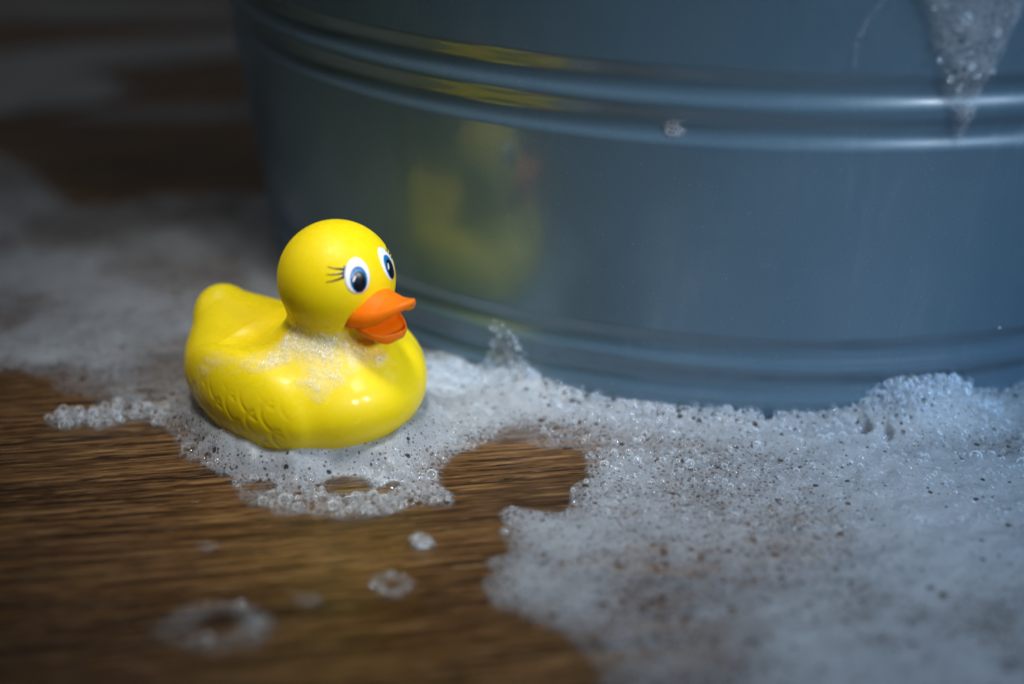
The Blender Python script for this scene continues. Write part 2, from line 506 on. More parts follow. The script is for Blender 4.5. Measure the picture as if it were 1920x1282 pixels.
# ------------------------------------------------------------------ the rubber duck (centimetres, x forward, z up)
HEAD = np.array([1.63, 0.0, 6.18]); HR = 1.95
DUCK_LOC = (-0.0713, 0.4450, -0.0036); DUCK_YAW = R(-37)
WING_C = (-0.05, 2.84, 2.42)
def scales(x, z):
    """pressed feather scales on the wing: grooves along arcs in staggered rows"""
    u = -(x + 0.35 * (z - 2.3)); v = z
    su, sv = 0.74, 0.95
    g = np.zeros_like(x)
    for k in range(-6, 9):
        for o_ in (0,):
            cu = k * su
            for j in range(-1, 5):
                cv = (j + (.5 if k % 2 else 0)) * sv + .1
                rr = np.sqrt((u - cu) ** 2 + ((v - cv) * .95) ** 2)
                ang = (u - cu) > 0.04
                g = np.maximum(g, np.where(ang, np.exp(-((rr - .56) / .075) ** 2), 0))
    fade = sstep(-3.0, -2.4, x) * (1 - sstep(1.7, 3.0, x)) * sstep(.2, .6, z) * (1 - sstep(2.6, 3.3, z))
    return g * fade
def f_wing(x, y, z):
    ya = np.abs(y)
    c, s = math.cos(.16), math.sin(.16)
    dx, dz = x - WING_C[0], z - WING_C[2]
    xr, zr = c * dx - s * dz, s * dx + c * dz
    w = ell(xr, ya - WING_C[1], zr, (0, 0, 0), (2.80, .76, 1.50))
    return w
def f_trunk(x, y, z):
    b = ell(x, y, z, (0.20, 0, 2.30), (4.25, 3.75, 2.35))
    b = smin(b, ell(x, y, z, (-2.5, 0, 2.15), (2.25, 2.55, 1.85)), .8)
    b = -smin(-b, ell(x, y, z, (-1.9, 0, 6.02), (2.7, 3.8, 2.45)), 1.8)
    # the tail, a broad upswept wedge
    t = rcone(x, y * .94, z, (-2.70, 0, 2.45), (-4.20, 0, 3.52), 1.92, .84)
    b = smin(b, t, 1.2)
    n = rcone(x, y, z, (1.25, 0, 2.9), (1.5, 0, 4.75), 2.2, 1.52)
    b = smin(b, n, .8)
    return b
def f_head(x, y, z):
    return np.sqrt((x - HEAD[0]) ** 2 + y * y + (z - HEAD[2]) ** 2) - HR
def f_duck(x, y, z):
    d = smin(f_trunk(x, y, z), f_wing(x, y, z), .40 + .15 * sstep(-2.2, 0.2, x))
    d = smin(d, f_head(x, y, z), .38)
    # flat foot with a rounded edge
    fl = -(z - 0.02)
    k = .42
    hh = np.clip(.5 - .5 * (d - fl) / k, 0, 1)
    d = fl * hh + d * (1 - hh) + k * hh * (1 - hh)
    d = d + .018 * scales(x, z) * (np.abs(y) > 1.8)
    return d

def build_duck():
    root = empty('rubber_duck', DUCK_LOC, DUCK_YAW)
    tag(root, 'yellow rubber bath duck with orange bill sitting in foam beside the tub', 'toy duck')
    P, Q, N = surface_nets(f_duck, (-5.6, -4.3, -.2), (5.0, 4.3, 8.4), .055)
    trunk = f_trunk(*P.T); wing = f_wing(*P.T); head = f_head(*P.T)
    kind = np.zeros(len(P), int)
    kind[(wing < trunk) & (wing < head)] = 1
    kind[(head < trunk) & (head < wing) & (P[:, 2] > 3.8)] = 2
    fk = np.sort(kind[Q], 1)[:, 1]
    cy = P[Q][:, :, 1].mean(1)
    def part(name, fm, mat):
        q = Q[fm]; u, inv = np.unique(q.ravel(), return_inverse=True)
        return mesh_obj(name, P[u] * CM, inv.reshape(-1, 4), mat, root, normals=N[u])
    part('body', fk == 0, M_yellow_wet)
    part('head', fk == 2, M_yellow)
    for sgn in (-1, 1):
        part('wing', (fk == 1) & (np.sign(cy) == sgn), M_yellow_wet)

    # upper bill: an arched plate with a drooping edge, lower bill: a scoop with a rolled lip
    H = HEAD
    def f_up(x, y, z):
        X = 1.6 + (x - H[0] - 1.6) / .82; y = y / .95; Z = (z - H[2] + .5) / .94 - .5
        w = sinterp(X, [0.8, 1.6, 2.2, 2.8, 3.2, 3.45, 3.62, 3.8], [1.12, 1.12, 1.04, .86, .64, .42, .10, -.2])
        pl = np.maximum(np.abs(y) - w, X - 3.60)
        zc = sinterp(X, [.8, 1.6, 2.05, 2.6, 3.1, 3.4, 3.8], [.05, .02, -.06, -.17, -.13, -.04, .06])
        rel = np.abs(y) / 1.1
        zc = zc - .78 * rel ** 1.9 * sinterp(X, [1.4, 2.2, 3.6], [1.12, .95, .55])
        slope = 1.25 + .35 * rel
        th = sinterp(X, [1.6, 3.0, 3.6], [.17, .13, .09])
        a = np.abs(Z - zc) / slope - th
        k = .12
        hh = np.clip(.5 - .5 * (a - pl) / k, 0, 1)
        return pl * hh + a * (1 - hh) + k * hh * (1 - hh)
    def f_low(x, y, z):
        X = 1.6 + (x - H[0] - 1.6) / .84; y = y / .95; Z = (z - H[2] + .5) / .92 - .5
        w = sinterp(X, [0.8, 1.5, 2.0, 2.4, 2.7, 2.9, 3.02, 3.2], [1.06, 1.08, 1.0, .86, .66, .42, .1, -.3])
        pl = np.maximum(np.abs(y) - w, X - 3.02)
        zc = sinterp(X, [.8, 1.5, 2.1, 2.7, 3.05], [-.86, -1.02, -1.28, -1.48, -1.42])
        edge = np.clip(-pl, 0, 1)
        zc = zc + .15 * np.exp(-(edge / .17) ** 2)
        a = np.abs(Z - zc) / 1.12 - .135
        k = .14
        hh = np.clip(.5 - .5 * (a - pl) / k, 0, 1)
        return pl * hh + a * (1 - hh) + k * hh * (1 - hh)
    for nm, f, zlo, zhi in (('upper_bill', f_up, -1.6, .6), ('lower_bill', f_low, -2.0, -.3)):
        p, q, n = surface_nets(f, (H[0] + 1.0, -1.35, H[2] + zlo), (H[0] + 3.9, 1.35, H[2] + zhi), .035, 2)
        mesh_obj(nm, p * CM, q, M_orange, root, normals=n)

    # printed eyes: thin discs that follow the head
    def frame(d):
        d = np.array(d, float); d /= np.linalg.norm(d)
        up = np.array([0, 0, 1.0]); e2 = up - d * (up @ d); e2 /= np.linalg.norm(e2)
        e1 = np.cross(e2, d)                      # to the right as one faces the eye
        return d, e1, e2
    def disc(name, fr, cx, cy, a, b, lift, mat, parent, tilt=0.0, squash=0.0):
        d, e1, e2 = fr
        NR, NA = 8, 48
        vs = []; fs = []
        ct, st = math.cos(tilt), math.sin(tilt)
        for i in range(NR + 2):
            rr = min(i / NR, 1.0)
            lf = lift if i <= NR else -.02
            for j in range(NA):
                t = 2 * math.pi * j / NA
                u, v = a * rr * math.cos(t), b * rr * math.sin(t)
                u *= 1 - squash * v / b
                u, v = ct * u - st * v + cx, st * u + ct * v + cy
                p = d * HR + e1 * u + e2 * v
                p = p / np.linalg.norm(p) * (HR + lf)
                vs.append(HEAD + p)
        for i in range(NR + 1):
            for j in range(NA):
                j2 = (j + 1) % NA
                if i == 0:
                    if j % 1 == 0: fs.append((0 * NA + j, NA + j, NA + j2))
                else: fs.append((i * NA + j, (i + 1) * NA + j, (i + 1) * NA + j2, i * NA + j2))
        return mesh_obj(name, np.array(vs) * CM, fs, mat, parent)
    def stroke(name, fr, pts, w0, w1, mat, parent, lift=.016):
        d, e1, e2 = fr
        n = 14; vs = []; fs = []
        p0, p1, p2 = [np.array(p) for p in pts]
        for i in range(n + 1):
            t = i / n
            c = (1 - t) ** 2 * p0 + 2 * t * (1 - t) * p1 + t * t * p2
            tg = 2 * (1 - t) * (p1 - p0) + 2 * t * (p2 - p1); tg /= np.linalg.norm(tg)
            nn = np.array([-tg[1], tg[0]]); w = w0 + (w1 - w0) * t
            for s in (-1, 0, 1):
                u, v = c + nn * w * s
                p = d * HR + e1 * u + e2 * v
                vs.append(HEAD + p / np.linalg.norm(p) * (HR + (lift if s == 0 else .004)))
        for i in range(n):
            for k in (0, 1):
                fs.append((i * 3 + k, i * 3 + k + 1, i * 3 + k + 4, i * 3 + k + 3))
        return mesh_obj(name, np.array(vs) * CM, fs, mat, parent)
    for sgn in (-1, 1):
        fr = frame((1.73, .76 * sgn, .79))
        o = -sgn                                    # outer side: -1 means to the left as seen facing the eye
        out = -1 if sgn < 0 else 1
        e = disc('eye', fr, 0, 0, .44, .61, .012, M_white, root, tilt=.10 * out, squash=.10)
        disc('iris', fr, -.02 * out, -.14, .295, .43, .020, M_blue, e, tilt=.06 * out)
        disc('pupil', fr, -.02 * out, -.21, .225, .335, .028, M_black, e, tilt=.06 * out)
        disc('glint', fr, -.135, -.08, .03, .115, .034, M_white, e, tilt=-.55)
        x0 = .42 * out
        stroke('eyelid', fr, [(.35 * out, .39), (.44 * out, .22), (.47 * out, .02)], .025, .05, M_lid, e, .010)
        for (a0, a1, a2) in (((x0, .29), (.66 * out, .32), (.98 * out, .50)),
                             ((x0, .17), (.72 * out, .13), (1.06 * out, .23)),
                             ((x0 * 1.05, .03), (.80 * out, -.06), (1.14 * out, -.04))):
            stroke('eyelash', fr, (a0, a1, a2), .042, .012, M_lash, e, .022)
    return P, Q, N
DUCK_MESH = build_duck()

# froth clinging to the duck's neck, breast and wing top; outline as angle round the neck and height
NECK_FOAM = [(-86, 5.3), (-78, 5.17), (-64, 5.1), (-52, 5.08), (-40.6, 5.05), (-26.9, 5.0), (-11, 4.43), (9.2, 4.1), (13, 3.76), (9, 3.51), (-6, 3.6), (-18, 3.71), (-30.5, 3.59), (-39.5, 3.39), (-45.9, 3.13), (-51.9, 2.92), (-57.6, 3.04), (-63.2, 3.29), (-70.7, 3.62), (-78.4, 3.79), (-94.1, 3.66), (-103.2, 3.62), (-115.7, 3.3), (-120.9, 2.9), (-123.7, 2.2), (-126, 1.5), (-136, 1.5), (-134, 2.6), (-130, 3.35), (-127.8, 3.71), (-123, 3.9), (-112.3, 4.03), (-108.5, 4.25), (-106, 4.6), (-98, 5.0)]
def build_neck_foam():
    P, Q, N = DUCK_MESH
    ph = np.degrees(np.arctan2(P[:, 1], P[:, 0] - 1.2)); z = P[:, 2]
    KP = .034                                                      # roughly centimetres per degree
    u = ph * KP
    d = poly_sd(u, z, [(a * KP, b) for a, b in NECK_FOAM])
    ns = fbm(u + 3, z + 7, 2.2, 4); nf = fbm(u + 1, z + 2, 7, 3)
    d = d + .20 * (ns - .5) + .25 * (nf - .5)
    t = sstep(-.05, .42, d) * np.clip(.25 + .32 * sstep(.30, .7, ns) + .4 * (nf - .5), .15, .8)
    t *= np.where((ph < -98) & (z < 4.2), .62, 1.0)
    off = .012 + .06 * np.sqrt(np.clip(d, 0, .35) / .35) * (.5 + ns) + .012 * (nf - .5)
    ok = d > -.04
    F = ok[Q].all(1)
    q = Q[F]; uq, inv = np.unique(q.ravel(), return_inverse=True)
    V = (P + N * np.maximum(off, .008)[:, None])[uq] * CM
    o = mesh_obj('clinging_foam', V, inv.reshape(-1, 4), M_clinging, attrs={'thick': t[uq]})
    o.location = DUCK_LOC; o.rotation_euler = (0, 0, DUCK_YAW)
    global NECK_PTS
    ci = np.nonzero((t > .28) & (d > .05))[0]
    ci = ci[rng.permutation(len(ci))[:130]]
    pr = np.clip(rng.lognormal(math.log(.00028), .45, len(ci)), .00015, .0009)
    pl = (P + N * off[:, None])[ci] * CM
    c_, s_ = math.cos(DUCK_YAW), math.sin(DUCK_YAW)
    NECK_PTS = (np.stack([c_ * pl[:, 0] - s_ * pl[:, 1] + DUCK_LOC[0], s_ * pl[:, 0] + c_ * pl[:, 1] + DUCK_LOC[1], pl[:, 2] + DUCK_LOC[2]], 1), pr)
    return tag(o, "fine froth clinging to the yellow duck's neck, breast and wing", 'foam', kind='stuff')
build_neck_foam()

# ------------------------------------------------------------------ soap foam on the floor
FOAM = [(-0.1105, 0.6909), (-0.1327, 0.6937), (-0.1802, 0.6864), (-0.1987, 0.6744), (-0.2171, 0.6732), (-0.2424, 0.704), (-0.2619, 0.7301), (-0.2838, 0.7529), (-0.3429, 0.7538), (-0.35, 0.60), (-0.2918, 0.4791), (-0.2206, 0.476), (-0.1909, 0.4765), (-0.1802, 0.4742), (-0.1708, 0.476), (-0.1691, 0.4671), (-0.1627, 0.4587), (-0.1484, 0.4522), (-0.1594, 0.4509), (-0.1647, 0.442), (-0.1621, 0.4361), (-0.154, 0.4326), (-0.1435, 0.4346), (-0.1328, 0.4362), (-0.121, 0.4332), (-0.1169, 0.4265), (-0.1119, 0.4174), (-0.1026, 0.407), (-0.0904, 0.3981), (-0.0816, 0.3875), (-0.0653, 0.3795), (-0.0516, 0.3766), (-0.0357, 0.3829), (-0.0258, 0.3858), (-0.0175, 0.3878), (-0.0156, 0.3951), (-0.0179, 0.4035), (-0.0215, 0.4103), (-0.0196, 0.4151), (-0.0102, 0.4288), (0.0007, 0.4316), (0.0154, 0.4284), (0.0258, 0.4281), (0.0271, 0.4214), (0.0247, 0.4105), (0.0192, 0.3999), (0.0163, 0.3888), (0.0036, 0.3883), (-0.0022, 0.3826), (-0.0037, 0.3732), (-0.0011, 0.3614), (-0.0073, 0.3549), (-0.008, 0.3417), (-0.0029, 0.3315), (0.0075, 0.3281), (0.0192, 0.3199), (0.0227, 0.3011), (0.0267, 0.273), (0.04, .22), (0.26, 0.22), (0.4014, 0.5525), (.30, .62), (.30, .75), (0.0, .75), (-.08, .70)]
# open windows in the froth: centre, half axes, depth 0..1
HOLES = [(-.0518, .3997, .0100, .0062, 1.0), (-.0405, .3975, .0030, .0030, .9), (-.0375, .4010, .0038, .0022, .8), (-.0800, .3977, .0068, .0036, .8),
         (.0905, .4490, .0020, .0030, 1.0), (.1230, .4395, .0016, .0022, .8), (.1300, .4360, .0013, .0018, .8), (-.1075, .4205, .0034, .0016, .9),
         (-.1290, .4560, .0060, .0030, .6), (-.1330, .4640, .0040, .0030, .6)]
MOUNDS = [(0.1374, 0.4500, .0125, .0150, .0105), (0.155, 0.4520, .0090, .016, .010), (-0.0030, 0.4715, .0025, .0110, .0080), (0.006, 0.4655, .0035, .012, .010), (-.0270, .4790, .0030, .012, .009), (.20, .462, .006, .03, .012)]
cD, sD = math.cos(DUCK_YAW), math.sin(DUCK_YAW)
def duck_dist(x, y):
    """metres from the duck's outline near the floor"""
    dx, dy = x - DUCK_LOC[0], y - DUCK_LOC[1]
    u, v = (cD * dx + sD * dy) / CM, (-sD * dx + cD * dy) / CM
    return np.minimum(ell(u, v, 0 * u, (0.15, 0, 0), (4.05, 3.5, 1)), 9) * CM
def foam_field(x, y):
    d = poly_sd(x, y, FOAM)
    d = d + .0045 * (fbm(x, y, 70, 3) - .5) * 2 + .0011 * (fbm(x + 3, y, 300, 2) - .5) * 2
    tub = np.hypot(x - TX, y - TY) - TR0
    dd = duck_dist(x, y)
    cov = .38 * sstep(0.0, .0022, d) + .62 * sstep(.001, .013, d)
    n1 = fbm(x + 1.7, y + .3, 24, 4)
    n2 = fbm(x + 9, y + 4, 90, 3)
    t = .44 + .52 * sstep(.30, .72, n1) + .35 * (n2 - .5)
    t = np.maximum(t, .98 * np.exp(-(np.clip(dd, 0, 1) / .011) ** 2))
    t = np.maximum(t, .98 * np.exp(-(np.clip(tub - .012, 0, 1) / .012) ** 2))
    t = t * (1 - .38 * np.exp(-(np.clip(tub, 0, 1) / .0070) ** 2))
    # thin brownish film in the open bay between the duck and the big sheet
    for (cx, cy, rx, ry, k) in ((.012, .437, .022, .010, .55), (.045, .431, .030, .010, .5), (-.07, .394, .022, .008, .45), (.035, .352, .035, .016, .25), (-.155, .468, .03, .02, .45), (.02, .30, .04, .03, .25)):
        t = t * (1 - k * np.exp(-((x - cx) / rx) ** 2 - ((y - cy) / ry) ** 2))
    for (cx, cy, rx, ry, k) in ((.13, .42, .06, .02, .35), (.17, .38, .08, .05, .25), (.12, .29, .06, .03, .35), (-.012, .447, .016, .010, .5)):
        t = t + k * np.exp(-((x - cx) / rx) ** 2 - ((y - cy) / ry) ** 2)
    h = .0026 * np.clip(t, .2, 1.5) * np.sqrt(np.clip(d, 0, .012) / .012) + .0003
    h = h + .0068 * np.exp(-(np.clip(dd, 0, 1) / .0072) ** 2) * (.6 + .8 * n2) + .0042 * np.exp(-(np.clip(tub, 0, 1) / .0055) ** 2) * (.6 + .8 * n2)
    for (cx, cy, hh, sx, sy) in MOUNDS:
        e_ = np.exp(-((x - cx) / sx) ** 2 - ((y - cy) / sy) ** 2)
        h = h + hh * e_ * cov * (.8 + .4 * n2)
        if hh > .01: t = t * (1 - .50 * sstep(.25, .8, e_))
    t = t * cov
    for (cx, cy, rx, ry, k) in HOLES:
        q = np.sqrt(((x - cx) / rx) ** 2 + ((y - cy) / ry) ** 2) + .25 * (n2 - .5)
        w = k * (1 - sstep(.62, 1.12, q))
        t = t * (1 - w)
        h = h * (1 - .88 * k * (1 - sstep(.75, 2.1, q)))
    h = h + .0005 * (fbm(x, y, 420, 2) - .5) + .0009 * (fbm(x, y, 140, 2) - .5)
    return d, np.clip(t * .81, 0, 1.0), np.maximum(h, .0002), tub, dd
def grid_foam(name, x0, x1, y0, y1, st, keep, label, **kw):
    xs = np.arange(x0, x1 + st * .5, st); ys = np.arange(y0, y1 + st * .5, st)
    X, Y = np.meshgrid(xs, ys, indexing='ij')
    d, t, h, tub, dd = foam_field(X, Y)
    ok = (d > -.002) & (tub > -.004) & (dd > -.012) & keep(X, Y)
    n0, n1 = X.shape
    F = ok[:-1, :-1] & ok[1:, :-1] & ok[1:, 1:] & ok[:-1, 1:]
    i, j = np.nonzero(F)
    q = np.stack([i * n1 + j, (i + 1) * n1 + j, (i + 1) * n1 + j + 1, i * n1 + j + 1], 1)
    V = np.stack([X.ravel(), Y.ravel(), h.ravel()], 1)
    u, inv = np.unique(q.ravel(), return_inverse=True)
    coarse = .95 * np.exp(-(np.clip(tub - .002, 0, 1) / .0075) ** 4)
    for (cx, cy, sx, sy) in ((.140, .449, .022, .013), (-.005, .468, .020, .012), (-.145, .443, .022, .011), (-.050, .390, .026, .010)):
        coarse = np.maximum(coarse, .95 * np.exp(-(((X - cx) / sx) ** 2 + ((Y - cy) / sy) ** 2) ** 2))
    o = mesh_obj(name, V[u], inv.reshape(-1, 4), M_foam, attrs={'thick': t.ravel()[u], 'coarse': coarse.ravel()[u]})
    return tag(o, label, 'foam', kind='stuff')
ST = .0008
EV = lambda X, Y: X > -9
grid_foam('soap_foam', -45 * ST, .40, .22, .60, ST, lambda X, Y: (X > -.0004) | (Y < .3604), 'wide sheet of white soap froth on the boards in front of the tub')
grid_foam('soap_foam', -214 * ST, .0, .36, .4976, ST, EV, 'ring of soap froth lying round the foot of the duck')
grid_foam('soap_foam', -.36, -214 * ST, .36, .4976, 2 * ST, EV, 'thin froth on the boards at the left edge, level with the duck')
grid_foam('soap_foam', -.36, .0, .4976, .78, 2 * ST, EV, 'blurred bank of froth on the boards behind the duck')

def foam_island(name, cx, cy, rx, ry, hole, label, top=.0022, dens=.8, seed=0.0, st=.0008, rot=0.0):
    xs = np.arange(-rx * 1.3, rx * 1.3, st); ys = np.arange(-ry * 1.3, ry * 1.3, st)
    X, Y = np.meshgrid(xs, ys, indexing='ij')
    q = np.sqrt((X / rx) ** 2 + (Y / ry) ** 2) + .75 * (fbm(X + seed, Y + seed, 1.3 / rx, 4) - .5)
    t = (1 - sstep(.72, 1.0, q)) * dens * (.6 + .8 * fbm(X + seed, Y - seed, 2.5 / rx, 3))
    if hole:
        qh = np.sqrt(((X - hole[0]) / hole[2]) ** 2 + ((Y - hole[1]) / hole[2]) ** 2) + .4 * (fbm(X, Y + seed, 1.5 / rx, 2) - .5)
        t = t * (.06 + .94 * sstep(.7, 1.15, qh))
    h = top * np.sqrt(np.clip(t, 0, 1)) + .0002 + .0004 * (fbm(X + seed, Y, 300, 2) - .5) * np.clip(t, 0, 1)
    ok = t > .01
    n0, n1 = X.shape
    F = ok[:-1, :-1] | ok[1:, :-1] | ok[1:, 1:] | ok[:-1, 1:]
    i, j = np.nonzero(F)
    Q = np.stack([i * n1 + j, (i + 1) * n1 + j, (i + 1) * n1 + j + 1, i * n1 + j + 1], 1)
    V = np.stack([X.ravel(), Y.ravel(), h.ravel()], 1)
    u, inv = np.unique(Q.ravel(), return_inverse=True)
    o = mesh_obj(name, V[u], inv.reshape(-1, 4), M_foam, attrs={'thick': t.ravel()[u]})
    o.location = (cx, cy, 0.0001); o.rotation_euler = (0, 0, rot)
    return tag(o, label, 'foam')
foam_island('foam_patch', -.0797, .3228, .0195, .0140, (.001, .0, .0062), 'blurred ring-shaped patch of foam with bare wood in its middle', seed=2.3, dens=.19)
foam_island('foam_patch', -.0260, .3662, .0042, .0050, None, 'small rounded dab of foam below the duck\'s foam ring', top=.003, seed=5.1, dens=.42)
foam_island('foam_patch', -.0331, .3438, .0075, .0062, (0, 0, .0026), 'tiny foam ring with dark centre on the wet boards', seed=8.7, dens=.24)
foam_island('foam_patch', -.0560, .3355, .0050, .0040, None, 'faint smear of foam between two small foam rings', seed=1.9, dens=.12)
foam_island('foam_patch', -.0900, .3620, .0040, .0035, None, 'faint fleck of foam on the boards below the duck\'s tail', seed=4.4, dens=.12)
FAR = ((-.33, 1.135, .17, .045, 3.3, .9, .0, 'pale strip of froth on the farthest boards'),
       (-.27, .985, .15, .040, 6.1, .85, .45, 'dim smear of froth on the boards between dark wet patches'),
       (-.33, .865, .095, .07, 9.2, .9, .3, 'patch of froth at the left edge below the dim smear'),
       (-.20, .835, .10, .022, 7.7, .5, .2, 'thin froth trailing off beyond the bank behind the duck'))
for (cx, cy, rx, ry, sd, dn, ro, lab) in FAR:
    o = foam_island('distant_foam', cx, cy, rx, ry, None, lab, seed=sd, dens=dn, st=.004, rot=ro)
    o['kind'] = 'stuff'

# ------------------------------------------------------------------ bubbles
def ico(sub):
    bm = bmesh.new(); bmesh.ops.create_icosphere(bm, subdivisions=sub, radius=1.0)
    v = np.array([tuple(q.co) for q in bm.verts]); f = np.array([[q.index for q in p.verts] for p in bm.faces]); bm.free()
    return v, f
ICO = {k: ico(k) for k in (1, 2, 3)}
def bubbles(name, pts, rad, label, sub=2, mat=None):
    v, f = ICO[sub]
    n = len(pts)
    V = (pts[:, None, :] + rad[:, None, None] * v[None]).reshape(-1, 3)
    F = (f[None] + (np.arange(n) * len(v))[:, None, None]).reshape(-1, 3)
    o = mesh_obj(name, V, F, mat or M_bubble)
    return tag(o, label, 'bubbles', kind='stuff')
def field_h(x, y): return foam_field(x, y)[2]
def thin_out(x, y, z, r, gap=.8):
    """drop a bubble that overlaps a bigger one too much"""
    order = np.argsort(-r); keep = []
    cell = {}
    s_ = .004
    for i in order:
        k = (int(x[i] // s_), int(y[i] // s_), int(z[i] // s_)); ok = True
        for a in (-1, 0, 1):
            for b in (-1, 0, 1):
                for c in (-1, 0, 1):
                    for j in cell.get((k[0] + a, k[1] + b, k[2] + c), ()):
                        if (x[i] - x[j]) ** 2 + (y[i] - y[j]) ** 2 + (z[i] - z[j]) ** 2 < ((r[i] + r[j]) * gap) ** 2: ok = False; break
                    if not ok: break
                if not ok: break
            if not ok: break
        if ok: keep.append(i); cell.setdefault(k, []).append(i)
    return np.array(keep)
# froth of clear bubbles along the tub's foot
n = 900
th = np.radians(rng.uniform(-128, -58, n)); dist = .011 * rng.random(n) ** 1.4
rr = tub_r(.002) + dist
x, y = TX + rr * np.cos(th), TY + rr * np.sin(th)
r = np.clip(rng.lognormal(math.log(.00080), .42, n), .0004, .0021) * (1 - .45 * dist / .011)
z = field_h(x, y)
k = thin_out(x, y, z, r)
bubbles('froth_bubbles', np.stack([x, y, z + r * .25], 1)[k], r[k], 'band of clear bubbles along the foot of the metal tub')
# heaped bubbles on the mounds
for (cx, cy, sx, sy, n, r0, lab) in ((.1374, .4490, .015, .010, 700, .00060, 'heap of sparkling bubbles climbing the tub\'s lower grooves'),
                                     (.160, .4480, .016, .008, 350, .00055, 'loose bubbles beside the heap at the tub\'s foot'),
                                     (-.022, .474, .022, .008, 1100, .0007, 'clustered bubbles between the duck and the tub')):
    x = cx + sx * np.clip(rng.standard_normal(n), -2, 2) * .75; y = cy + sy * np.clip(rng.standard_normal(n), -2, 2) * .75
    h = field_h(x, y)
    r = np.clip(rng.lognormal(math.log(r0), .45, n), .0003, .0021)
    z = h + r * .2
    ok = np.hypot(x - TX, y - TY) > tub_r(z) - r * .2
    x, y, z, r = x[ok], y[ok], z[ok], r[ok]
    k = thin_out(x, y, z, r, .72)
    bubbles('heaped_bubbles', np.stack([x, y, z], 1)[k], r[k], lab)
# coarse bubbles in the tongue of froth to the duck's side and in its front lobe
def patch_bubbles(cx, cy, sx, sy, n, r0, lab, sub=2):
    x = cx + sx * rng.uniform(-1, 1, n); y = cy + sy * rng.uniform(-1, 1, n)
    d, t, h, tub, dd = foam_field(x, y)
    ok = (d > .002) & (tub > .002) & (dd > .004) & (t > .2)
    x, y, h = x[ok], y[ok], h[ok]
    r = np.clip(rng.lognormal(math.log(r0), .45, len(x)), .00025, .0022)
    k = thin_out(x, y, h, r, .95)
    bubbles('froth_bubbles', np.stack([x, y, h + r * .1], 1)[k], r[k], lab, sub)
patch_bubbles(-.145, .443, .024, .011, 260, .0008, 'coarse bubbles in the tongue of froth pointing away from the duck')
patch_bubbles(-.050, .396, .030, .016, 260, .0007, 'coarse bubbles in the front lobe of froth below the duck')
patch_bubbles(-.070, .41, .07, .04, 1500, .00036, 'tiny bubbles over the froth round the duck', 1)
patch_bubbles(.11, .42, .13, .045, 4200, .00036, 'tiny bubbles over the froth sheet in front of the tub', 1)
patch_bubbles(.13, .425, .10, .012, 70, .0009, 'scattered larger bubbles in the froth sheet', 2)

def bubble(loc, r, label, flat=1.0, name='bubble', mat=None, cat='bubble', rot=None):
    v, f = ICO[3]
    V = v * np.array([1, 1, flat]) * r
    o = mesh_obj(name, V, f, mat or M_bubble)
    o.location = loc
    if rot: o.rotation_euler = rot
    return tag(o, label, cat)
bubble((.0905, .4480, .0012), .0022, 'dark round bubble standing alone in the froth at the tub\'s foot')
bubble((-.0518, .3997, .0000), .0070, 'large clear bubble dome in the front lobe of foam below the duck', .16, mat=M_skin)
bubble((-.0378, .3995, .0004), .0038, 'medium bubble beside the large clear dome in front of the duck', .55, mat=M_skin)
bubble((-.1075, .4208, .0010), .0034, 'flat clear bubble in the foam ring near the duck\'s tail side', .5, mat=M_skin)
bubble((.1300, .4362, .0012), .0016, 'small dark bubble in the froth below the bubble heap')

# ------------------------------------------------------------------ foam and drops clinging to the tub wall
def on_tub(th_deg, z, off):
    t = np.radians(th_deg); r_ = tub_r(z) + off
    return np.stack([TX + r_ * np.cos(t), TY + r_ * np.sin(t), z + off * -TK], -1)
DRIP = [(-87.5, .231), (-87.0, .20), (-86.2, .170), (-85.2, .155), (-83.0, .1367), (-81.0, .1195), (-79.6, .1062), (-78.9, .1040), (-78.0, .1190), (-77.3, .1363), (-76.6, .1447), (-76.3, .1547), (-75.4, .19), (-74.8, .231)]
def wall_foam(name, poly, label, top, dens, st=.0007, hole=None, mat=None, kind=None, seed=0.0, feather=.004, wob=.0022):
    P = np.array(poly); rad = .228
    u0, u1 = np.radians(P[:, 0].min()) * rad, np.radians(P[:, 0].max()) * rad
    U, Z = np.meshgrid(np.arange(u0 - .002, u1 + .002, st), np.arange(P[:, 1].min() - .001, P[:, 1].max() + .001, st), indexing='ij')
    Z = np.minimum(Z, TUB_H - .001)
    d = poly_sd(U, Z, np.stack([np.radians(P[:, 0]) * rad, P[:, 1]], 1)) + wob * (fbm(U + seed, Z, 160, 3) - .5)
    w = min(feather, d.max() * .9)
    cov = sstep(0, w * .9, d)
    t = cov * dens * (.55 + .9 * fbm(U + seed, Z + 2, 200, 3))
    if hole:
        q = np.hypot(U - np.radians(hole[0]) * rad, Z - hole[1]) / hole[2]
        t = t * (.1 + .9 * sstep(.6, 1.2, q))
    off = top * np.sqrt(np.clip(d, 0, w) / w) * (.75 + .5 * fbm(U + seed, Z, 130, 3)) + .0002
    ok = d > -.0005; n0, n1 = U.shape
    F = ok[:-1, :-1] & ok[1:, :-1] & ok[1:, 1:] & ok[:-1, 1:]
    i, j = np.nonzero(F)
    Q = np.stack([i * n1 + j, (i + 1) * n1 + j, (i + 1) * n1 + j + 1, i * n1 + j + 1], 1)
    V = on_tub(np.degrees(U / rad), Z, off).reshape(-1, 3)
    uq, inv = np.unique(Q.ravel(), return_inverse=True)
    o = mesh_obj(name, V[uq], inv.reshape(-1, 4), mat or M_foam, attrs={'thick': np.clip(t, 0, 1.2).ravel()[uq]})
    return tag(o, label, 'foam', kind=kind)
wall_foam('foam_drip', DRIP, 'tapering drip of foam running down the outside of the tub', .0030, .34, feather=.0045)
